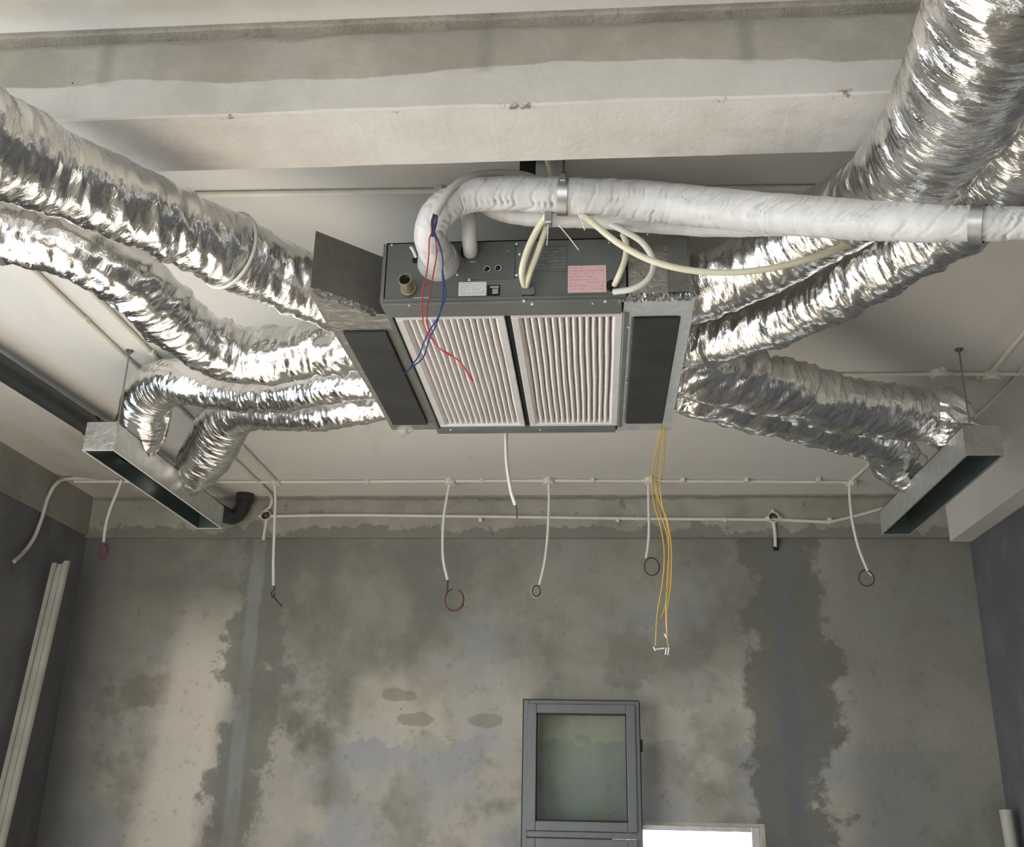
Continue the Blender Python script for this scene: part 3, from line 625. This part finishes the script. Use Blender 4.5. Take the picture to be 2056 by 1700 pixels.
# ------------------------------------------------------------------ insulated pipes
def pt(px, py, y): return at(px, py, y=y)
t = thing('insulated_pipe', (.5, 2.88, 3.2), 'thick white wrapped pipe running right from the unit across the ducts', 'pipe')
yp = 2.9
rows = [tuple(pt(px, py, y))+(r,) for px, py, y, r in ((884, 522, 3.10, .052), (873, 505, 3.03, .055), (864, 470, 2.95, .054), (880, 428, yp, .055), (925, 398, yp, .055), (1000, 388, yp, .057), (1130, 392, yp, .060), (1300, 404, yp, .066), (1480, 422, 2.76, .062), (1700, 440, 2.50, .055), (1850, 448, 2.38, .050), (1960, 449, 2.32, .045), (2060, 448, 2.28, .040), (2200, 444, 2.2, .038))]
def wrapsweep(rows, seed, fold=.0055):
    o, P4 = sweep('wrapping', rows, 'wrap', t, seed, nseg=72, step=.005, amp=.0022, rings=0, pitch=.062, twist=.3, hard=False, slant=.17, groove=fold); return o, P4
_, PP = wrapsweep(rows, 21)
def clamp(frac, lab=None):
    k = int(frac*(len(PP)-1)); T, A, B = frames(PP[:, :3]); r = PP[k, 3]+.007
    c_ = PP[k, :3]; MB().cyl(c_-T[k]*.016, c_+T[k]*.016, r, 36, hollow=.003).build('pipe_clamp', 'clamp', t, smooth=True)
    return c_, r
def nearest(px, py):
    best = None
    for i, p_ in enumerate(PP):
        q = p_[:3]-EYE; k = q@FWD; d_ = (1028+FOC*(q@RGT)/k-px)**2+(850-FOC*(q@UPV)/k-py)**2
        if best is None or d_ < best[0]: best = (d_, i)
    return best[1]/(len(PP)-1)
c_, r_ = clamp(nearest(1130, 392)); MB().cyl(c_+(0, 0, r_), (c_[0], c_[1], ZC), .005, 8).cyl(c_+(0, 0, r_-.004), c_+(0, 0, r_+.02), .012, 6).build('clamp_hanger', 'steel', t)
MB().box(c_[0]-.010, c_[0]+.010, c_[1]-r_-.006, c_[1]-r_+.004, c_[2]+.01, c_[2]+.035).build('clamp_lug', 'clamp', t, bevel=.002)
c_, r_ = clamp(nearest(1965, 449))
t = thing('insulated_pipe', (.3, 3.02, 3.27), 'thinner white wrapped pipe, half hidden just below and behind the thick one', 'pipe')
rows = [tuple(pt(px, py, y))+(r,) for px, py, y, r in ((960, 385, 3.05, .035), (975, 408, 3.04, .036), (1010, 422, 3.03, .038), (1070, 430, 3.02, .040), (1200, 434, 3.0, .041), (1400, 448, 2.98, .042), (1600, 450, 2.80, .036), (1800, 450, 2.62, .034), (2000, 452, 2.5, .03), (2150, 450, 2.4, .03))]
sweep('wrapping', rows, 'wrap', t, 23, nseg=48, step=.008, amp=.002, rings=.001, pitch=.06, hard=False)
MB().tube([pt(939, 415, 3.02), pt(941, 440, 3.03), pt(942, 475, 3.05), pt(944, 496, 3.09), (-.424, uy0, 3.287)], .0255, 24, .01).build('branch', 'wrap', t, smooth=True)

# ------------------------------------------------------------------ cables on the unit
def cable(name, label, cat, pts, r, mat, group=None, ends=None, n=10):
    t = thing(name, pts[0], label, cat, group); MB().tube(pts, r, n, .015).build('sheath', mat, t, smooth=True)
    if ends:
        for e in ends: MB().tube(e[1], e[2], 7, .008).build(e[3] if len(e) > 3 else 'wire', e[0], t, smooth=True)
    return t
def pp(y, *q): return [pt(a_, b_, y) for a_, b_ in q]
cable('flexible_conduit', 'short cream conduit, left of the twin pair entering the front of the unit', 'conduit', [pt(1098, 432, 2.93), pt(1082, 455, 2.96), pt(1060, 500, 3.0), pt(1048, 545, 3.04), pt(1053, 573, 3.12)], .0115, 'flex', 'cream conduits at the unit')
cable('flexible_conduit', 'short cream conduit, right of the twin pair entering the front of the unit', 'conduit', [pt(1102, 432, 2.95), pt(1096, 458, 2.98), pt(1080, 505, 3.02), pt(1063, 550, 3.06), pt(1057, 574, 3.12)], .0105, 'flex', 'cream conduits at the unit')
cable('flexible_conduit', 'long cream conduit drooping from the thick white pipe to the right ducts', 'conduit', [pt(1140, 405, 2.99), pt(1165, 428, 2.93), pt(1190, 447, 2.90), pt(1240, 487, 2.89), pt(1300, 520, 2.88), pt(1370, 540, 2.87), pt(1450, 547, 2.86), pt(1540, 540, 2.85), pt(1630, 518, 2.84), pt(1700, 492, 2.84), pt(1735, 472, 2.86), pt(1770, 450, 2.9)], .0105, 'flex')
cable('flexible_conduit', 'greyish conduit looping round before the right plenum into the unit', 'conduit', [pt(1205, 440, 3.0), pt(1250, 462, 2.98), pt(1290, 487, 2.98), pt(1312, 525, 2.99), pt(1302, 560, 3.0), pt(1270, 580, 3.02), pt(1232, 586, 3.05)], .0105, 'flexgrey')
cable('flexible_conduit', 'stubby yellowed conduit dropping into the dark hole beside the pink sticker', 'conduit', [pt(1250, 470, 3.06), pt(1258, 490, 3.06), pt(1255, 520, 3.07), pt(1245, 548, 3.08), pt(1234, 572, 3.13)], .0105, 'flex')
cable('flexible_conduit', 'grey conduit arching over the left bend of the thick white pipe', 'conduit', [pt(1095, 366, 2.98), pt(1050, 350, 2.96), pt(985, 347, 2.91), pt(935, 358, 2.86), pt(905, 380, 2.828), pt(887, 408, 2.818), pt(876, 432, 2.815)], .0115, 'flexgrey')
cable('flexible_conduit', 'cream conduit coming down from above behind the clamp hanger', 'conduit', [pt(1098, 315, 3.1), pt(1104, 340, 3.08), pt(1112, 362, 3.05), pt(1130, 380, 3.02)], .0105, 'flex')
cable('flexible_conduit', 'cream conduit lying along the top of the thick white pipe', 'conduit', [pt(1150, 372, 3.0), pt(1220, 364, 3.0), pt(1300, 372, 3.0), pt(1380, 388, 3.0), pt(1460, 398, 2.98), pt(1560, 405, 2.96)], .0105, 'flexgrey')
for i, (q, lb) in enumerate((((1960, 380), 'upper of two cream conduits crossing above the pipe at the right edge'), ((1930, 398), 'lower of two cream conduits crossing above the pipe at the right edge'))):
    cable('flexible_conduit', lb, 'conduit', [pt(q[0]-60, q[1]-12, 2.95), pt(q[0], q[1]+8, 2.9), pt(q[0]+60, q[1]+34, 2.85), pt(q[0]+130, q[1]+60, 2.8)], .011, 'flex', 'cream conduits at the right edge')
# red and blue wires
yw_ = 2.815
rb = thing('loose_wires', pt(873, 430, yw_), 'pair of red and pair of blue loose wires dangling before the left filter', 'wires')
MB().tube(pp(yw_, (873, 428), (868, 445), (869, 462), (868, 474)), .0055, 8).build('wire', 'maroon', rb, smooth=True)
MB().tube(pp(yw_, (877, 430), (875, 448), (870, 466), (872, 474)), .005, 8).build('wire', 'bluewire', rb, smooth=True)
for mt, q in (('redwire', ((868, 466), (862, 480), (861, 510), (857, 545), (850, 580), (847, 610), (849, 640), (855, 662), (868, 682), (890, 706), (918, 722), (934, 742), (948, 766))),
              ('redwire', ((870, 466), (876, 490), (876, 515), (870, 550), (863, 590), (857, 625), (858, 650), (864, 672), (880, 697), (905, 712), (925, 728), (938, 746), (950, 764))),
              ('bluewire', ((871, 466), (880, 488), (888, 515), (889, 545), (893, 570), (895, 592), (888, 615), (878, 640), (862, 664), (850, 690), (842, 712), (828, 732), (813, 750))),
              ('bluewire', ((873, 466), (883, 492), (889, 520), (888, 550), (890, 575), (889, 600), (884, 625), (880, 640), (872, 660), (862, 680), (855, 704), (846, 722), (815, 746)))):
    MB().tube(pp(yw_, *q), .0022, 7).build('wire', mt, rb, smooth=True)
# cable ties and the black bracket
for (a_, b_, yy, lb) in (((1100, 438), (1098, 492), 2.92, 'white cable tie tail beside the twin conduits'), ((1122, 452), (1162, 502), 2.92, 'long slanting white cable tie tail below the thick pipe'), ((1161, 430), (1174, 462), 2.9, 'short white cable tie tail under the thick pipe, right of the clamp')):
    set_prop(MB().tube([pt(*a_, yy), pt((a_[0]+b_[0])/2+1, (a_[1]+b_[1])/2, yy), pt(*b_, yy)], .0016, 6).build('cable_tie', 'tie', smooth=True), lb, 'cable tie', 'cable tie tails')
p = pt(1060, 300, 3.12); set_prop(MB().box(p[0]-.027, p[0]+.027, 3.10, 3.15, 3.40, ZC).build('black_bracket', 'black'), 'black bracket under the slab behind the thick white pipe', 'bracket')
set_prop(MB().box(-.155, -.13, 2.905, 2.935, 3.262, 3.325).build('conduit_tie', 'clamp', bevel=.004), 'metal tie gripping the twin cream conduits under the thick pipe', 'clip')

# ------------------------------------------------------------------ conduits fixed to slab and wall
def run(label, pts, r=.0125, clips=(), mat='pvc', group='cream conduits fixed to the slab'):
    t = thing('conduit_run', pts[0], label, 'conduit', group); 
    MB().tube(pts, r, 10, .02).build('tube', mat, t, smooth=True)
    for c_ in clips:
        MB().box(c_[0]-.014, c_[0]+.014, c_[1]-.021, c_[1]+.021, c_[2]-.019, c_[2]+.012).build('clip', mat, t, bevel=.003)
    return t
zc = ZC-.012
def cc(px, py, z=zc): return tuple(at(px, py, z=z))
yk = 7.08
run('long cream conduit across the slab near the back wall', [(-3.86, 7.04, zc), (-2.34, yk, zc), (-.33, yk, zc), (1.82, 7.15, zc)], clips=[(cc(q, 959)[0], yk, zc) for q in (420, 733, 965, 1190, 1372, 1500, 1645)])
run('cream conduit on the slab leading to the back, left of the parallel pair', [(-2.47, 3.0, zc), (-2.47, 6.55, zc), (-2.47, 7.1, zc), (-2.47, 7.40, zc-.02), (-2.50, 7.49, zc-.07), (-2.54, 7.50, 3.55)], clips=[(-2.47, 4.35, zc)])
run('cream conduit on the slab leading to the back, right of the parallel pair', [(-2.30, 3.0, zc), (-2.31, 5.0, zc), (-2.33, 7.05, zc)], clips=[(-2.30, 4.75, zc)])
run('cream conduit across the slab just behind the concrete beam', [cc(380, 391), cc(880, 384), cc(1250, 381), cc(1700, 376)], r=.012, clips=[cc(882, 383)])
run('cream conduit across the slab behind the right ducts, up to the white beam', [(.6, 5.17, zc), (1.3, 5.17, zc), (2.56, 5.2, zc)])
run('cream conduit on the slab running from the right round box toward the camera', [(2.09, 5.2, zc), cc(2056, 669), cc(2150, 570)], clips=[])
run('cream conduit on the slab bending toward the right diffuser box', [cc(2075, 705), cc(2056, 738), cc(2010, 790), cc(1960, 835), cc(1900, 880)])
run('short slanting cream conduit behind the lower right duct', [cc(1712, 962), cc(1745, 932), cc(1790, 885), cc(1850, 825)], r=.012)
yz = YB-.045
def cw(px, py, y=yz): return tuple(at(px, py, y=y))
run('cream conduit along the band beam of the back wall', [cw(545, 1036), cw(700, 1034), cw(1000, 1037), cw(1300, 1041), cw(1545, 1043), cw(1600, 1045), cw(1665, 1048)], clips=[(cw(q, 1043)[0], YB-.04, cw(q, 1043)[2]) for q in (965, 1240, 1455, 1665)], group='cream conduits on the back wall')
run('cream conduit rising right along the back wall behind the right diffuser box', [cw(1665, 1048), cw(1720, 1035), cw(1780, 1018), cw(1850, 1000)], group='cream conduits on the back wall')
run('short cream conduit dropping from the left wall box into the wall', [cw(536, 1042), cw(532, 1062), cw(529, 1084)], r=.013, group='cream conduits on the back wall')
run('short cream conduit dropping from the right wall box into the wall', [cw(1553, 1046), cw(1556, 1070), cw(1557, 1097)], r=.013, group='cream conduits on the back wall')
set_prop(MB().box(1.31, 1.345, YB-.02, YB+.02, 3.255, 3.345).build('wall_slot', 'black'), 'dark slot cut in the back wall below the right wall box', 'slot')

def jbox(c_, label, wall=False, r=.042, open_=False):
    t = thing('junction_box', c_, label, 'junction box', 'round conduit boxes'); n_ = np.array([0, 1., 0]) if wall else np.array([0, 0, 1.]); c_ = np.array(c_)
    d = .04
    MB().cyl(c_-n_*d, c_, r, 20, hollow=.005).cyl(c_-n_*.004, c_, r-.003, 20).build('body', 'pvc', t, smooth=True)
    if open_:
        MB().cyl(c_-n_*.008, c_-n_*.004, r-.006, 16).build('interior', 'brownwire', t)
        MB().tube([c_-n_*.02+(.01*math.cos(q), 0 if wall else .01*math.sin(q), .01*math.sin(q) if wall else 0) for q in (0, 1.5, 3, 4.5, 5.8)], .0025, 6).build('wire', 'brass', t)
    else: MB().cyl(c_-n_*(d+.003), c_-n_*d, r+.001, 20).build('lid', 'pvc', t, bevel=.001)
    for dx, dv in ((1, 0), (-1, 0), (0, 1), (0, -1)):
        dd = np.array([dx, 0, dv]) if wall else np.array([dx, dv, 0.]); MB().cyl(c_+dd*(r-.006)-n_*.012, c_+dd*(r+.02)-n_*.012, .013, 12).build('spout', 'pvc', t, smooth=True)
    return t
jbox((-2.34, yk, ZC), 'round ceiling conduit box above the leftmost straight drop cable')
jbox((1.83, 7.17, ZC), 'ceiling conduit box under the lower right silver duct')
jbox((1.824, 5.17, ZC), 'left of two round boxes on the slab above the right diffuser box', r=.046)
jbox((2.10, 5.22, ZC), 'right of two round boxes on the slab above the right diffuser box', r=.052)
for px, nm in ((905, 'ceiling conduit box holding the drop cable with the big maroon wire loop'), (1102, 'ceiling conduit box between the two middle drop cables, left of the yellow wires'), (1305, 'ceiling conduit box behind the yellow wires')):
    q = cc(px, 963, ZC); jbox((q[0], yk, ZC), nm)
jbox(cw(536, 1036, YB-.035), 'left open wall box with wires showing, by the top of the pale chase', True, .040, True)
jbox(cw(1552, 1040, YB-.035), 'right open wall box with wires showing, above the dark chase', True, .040, True)

def loop(px, py, rx, y, turns=1.15, a0=0., tilt=.35, ry=None):
    c_ = pt(px, py, y); s_ = rx*y*1.06/FOC; sy = (ry or rx)*y*1.06/FOC
    return [c_+np.array([s_*math.cos(q), .25*s_*math.sin(q*2)*tilt+.0006*q, sy*math.sin(q)]) for q in np.linspace(a0, a0+turns*2*math.pi, int(18*turns))]
def drop(label, pts, r, ends): return cable('drop_cable', label, 'cable', pts, r, 'pvcwhite', 'drop cables hanging from the slab', ends)
yd = 7.08
drop('white drop cable with a dusty pink taped end, at the left diffuser box', pp(7.0, (244, 963), (236, 985), (222, 1020), (212, 1055), (208, 1088)), .0105,
     [('pinkwire', loop(208, 1107, 9, 7.0, 1.6, 1.5, ry=15), .006), ('pinkwire', loop(206, 1105, 6, 6.99, 1.4, .5, ry=12), .006)])
drop('white drop cable with a short red tail, nearest right of the pale chase', pp(yd, (551, 966), (553, 1000), (551, 1060), (549, 1120), (549, 1176)), .0105,
     [('maroon', pp(yd, (549, 1174), (552, 1182), (545, 1190), (548, 1200), (552, 1190)), .005), ('maroon', pp(yd, (549, 1195), (556, 1206), (566, 1217)), .0048)])
drop('white drop cable ending in a large open maroon and blue wire loop', pp(yd, (904, 966), (897, 1000), (890, 1050), (889, 1110), (893, 1140), (899, 1164)), .0105,
     [('maroon', pp(yd, (899, 1162), (899, 1172), (898, 1186)), .0048), ('maroon', loop(912, 1204, 18, yd, .9, 1.8, ry=21), .0048), ('maroon', loop(913, 1204, 19, yd-.01, .55, 2.4, ry=20), .0048), ('redwire', pp(yd, (895, 1200), (894, 1208), (897, 1216)), .003)])
drop('white drop cable ending in a small dark oval wire coil', pp(yd, (1102, 970), (1102, 1020), (1099, 1080), (1093, 1130), (1083, 1174)), .0098,
     [('brownwire', loop(1077, 1186, 8, yd, 2.0, 1.2, ry=11), .0045), ('tie', loop(1077, 1186, 10, yd+.02, 1.0, 1.2, ry=13), .002)])
drop('white drop cable ending in a dark red ring, left of the yellow wires', pp(yd, (1302, 966), (1302, 1010), (1303, 1060), (1301, 1095), (1297, 1120)), .0098,
     [('maroon', loop(1309, 1137, 14, yd, 1.2, 2.2, ry=17), .0048)])
drop('white drop cable ending in a dark brown ring, at right by the dark chase', pp(yd, (1706, 972), (1706, 1000), (1712, 1050), (1724, 1100), (1742, 1146)), .0098,
     [('brownwire', loop(1740, 1160, 14, yd, 1.25, 1.0, ry=15), .004), ('tie', pp(yd, (1743, 1148), (1750, 1156)), .004)])
drop('cable hanging straight behind the unit with a bare black tip', [(-.42, 4.70, ZC), (-.42, 4.64, 3.45)]+pp(4.62, (1017, 850), (1016, 890), (1018, 935), (1026, 985), (1035, 1014)), .0085,
     [('brownwire', pp(4.62, (1034, 1012), (1037, 1020), (1038, 1040)), .0028)])
xw = XL+.03
def px_(a_, b_, x=xw): return tuple(at(a_, b_, x=x))
cable('drop_cable', 'grey flexible cable drooping from the slab down the dark left wall', 'cable', [pt(262, 960, 7.05), pt(200, 960, 7.05), px_(135, 961, XL+.09), px_(112, 972, XL+.06), px_(96, 1000), px_(84, 1040), px_(68, 1080), px_(48, 1108), px_(28, 1127, XL+.05)], .013, 'flexgrey', 'drop cables hanging from the slab',
      [('brownwire', [px_(30, 1125, XL+.05), px_(22, 1132, XL+.05), px_(23, 1144, XL+.05), px_(32, 1152, XL+.05)], .003)])

# yellow wires
y_ = 4.44
yt = thing('yellow_wires', pt(1331, 850, y_), 'bunch of four yellow wires hanging from the unit with bare ends', 'wires')
for k, q in enumerate((((1328, 850), (1318, 900), (1308, 960), (1313, 1010), (1327, 1060), (1334, 1110), (1330, 1170), (1320, 1230), (1316, 1296)),
                       ((1331, 850), (1324, 900), (1316, 965), (1322, 1020), (1336, 1060), (1344, 1110), (1343, 1170), (1336, 1215), (1327, 1240)),
                       ((1333, 850), (1330, 900), (1325, 965), (1330, 1015), (1341, 1050), (1348, 1100), (1347, 1170), (1339, 1230), (1340, 1290)),
                       ((1335, 850), (1334, 900), (1330, 950), (1318, 975), (1322, 1000), (1337, 1040), (1343, 1090), (1340, 1160), (1337, 1240), (1342, 1300)))):
    MB().tube(pp(y_+.012*(k % 2)-.01*(k//2), *q), .0027, 7).build('wire', 'yellow', yt, smooth=True)
for q in (((1312, 1298), (1316, 1306)), ((1316, 1303), (1334, 1301)), ((1338, 1300), (1336, 1314)), ((1334, 1272), (1338, 1280)), ((1343, 1300), (1341, 1314))):
    MB().tube(pp(y_, *q), .003, 6).build('bare_end', 'tie', yt, smooth=True)

# ------------------------------------------------------------------ dark drainpipe on the left
t = thing('drainpipe', (-3.0, 6, 3.5), 'dark grey drainpipe under the slab at left, bending up near the back wall', 'pipe')
MB().tube([(-3.28, 2.8, 3.60), (-3.08, 4.8, 3.565), (-2.99, 5.7, 3.545), (-2.84, 6.9, 3.50)], .062, 24, .05).build('pipe', 'drainpipe', t, smooth=True)
MB().cyl((-3.003, 5.55, 3.548), (-2.988, 5.70, 3.545), .068, 28).build('coupling', 'drainpipe', t, smooth=True)
MB().tube([(-2.86, 6.85, 3.50), (-2.80, 7.22, 3.475), (-2.765, 7.36, 3.47), (-2.73, 7.42, 3.50), (-2.70, 7.44, 3.57), (-2.69, 7.44, 3.67)], .060, 24, .02).build('elbow', 'drainpipe', t, smooth=True)
MB().cyl((-2.69, 7.44, 3.61), (-2.69, 7.44, 3.67), .07, 28).build('socket', 'drainpipe', t, smooth=True)

# ------------------------------------------------------------------ trunking lengths leaning on the left wall
names = ('innermost', 'second from the wall corner', 'third from the wall corner', 'outermost, nearest the room')
for k in range(4):
    xo = XL+.06+.041*k; top = (xo, 7.06-.03*k+.022*(k % 2), 3.04-.022*((k*2) % 3)); bot = (xo, 6.92-.20-.03*k+.022*(k % 2), 0.0)
    d = np.array(top)-np.array(bot); t = thing('trunking_strip', bot, 'long white trunking strip leaning at the left wall corner, '+names[k], 'trunking', 'white trunking strips leaning at left')
    w2, dp = .0165, .03
    prof = [(-w2, 0), (-w2, -dp), (-w2+.004, -dp-.004), (-.003, -dp-.004), (-.003, -dp), (.003, -dp), (.003, -dp-.004), (w2-.004, -dp-.004), (w2, -dp), (w2, 0)]
    MB().prism([np.array(bot)+np.array([a_, b_, 0]) for a_, b_ in prof], d).build('channel', 'stripwhite', t)
    MB().prism([np.array(bot)+np.array([a_, b_, .0]) for a_, b_ in ((-w2+.001, -dp-.006), (w2-.001, -dp-.006), (w2-.001, -dp-.0045), (-w2+.001, -dp-.0045))], d*.997).build('lid', 'stripwhite', t)
# white tube standing at the right corner
p = at(2021, 1625, y=7.3); t = thing('plastic_tube', (p[0], 7.3, 0), 'white plastic tube standing in the lower right corner', 'tube')
MB().cyl((p[0]+.03, 7.28, 0), (p[0], 7.32, p[2]), .04, 28, hollow=.003).build('tube', 'stripwhite', t, smooth=True)
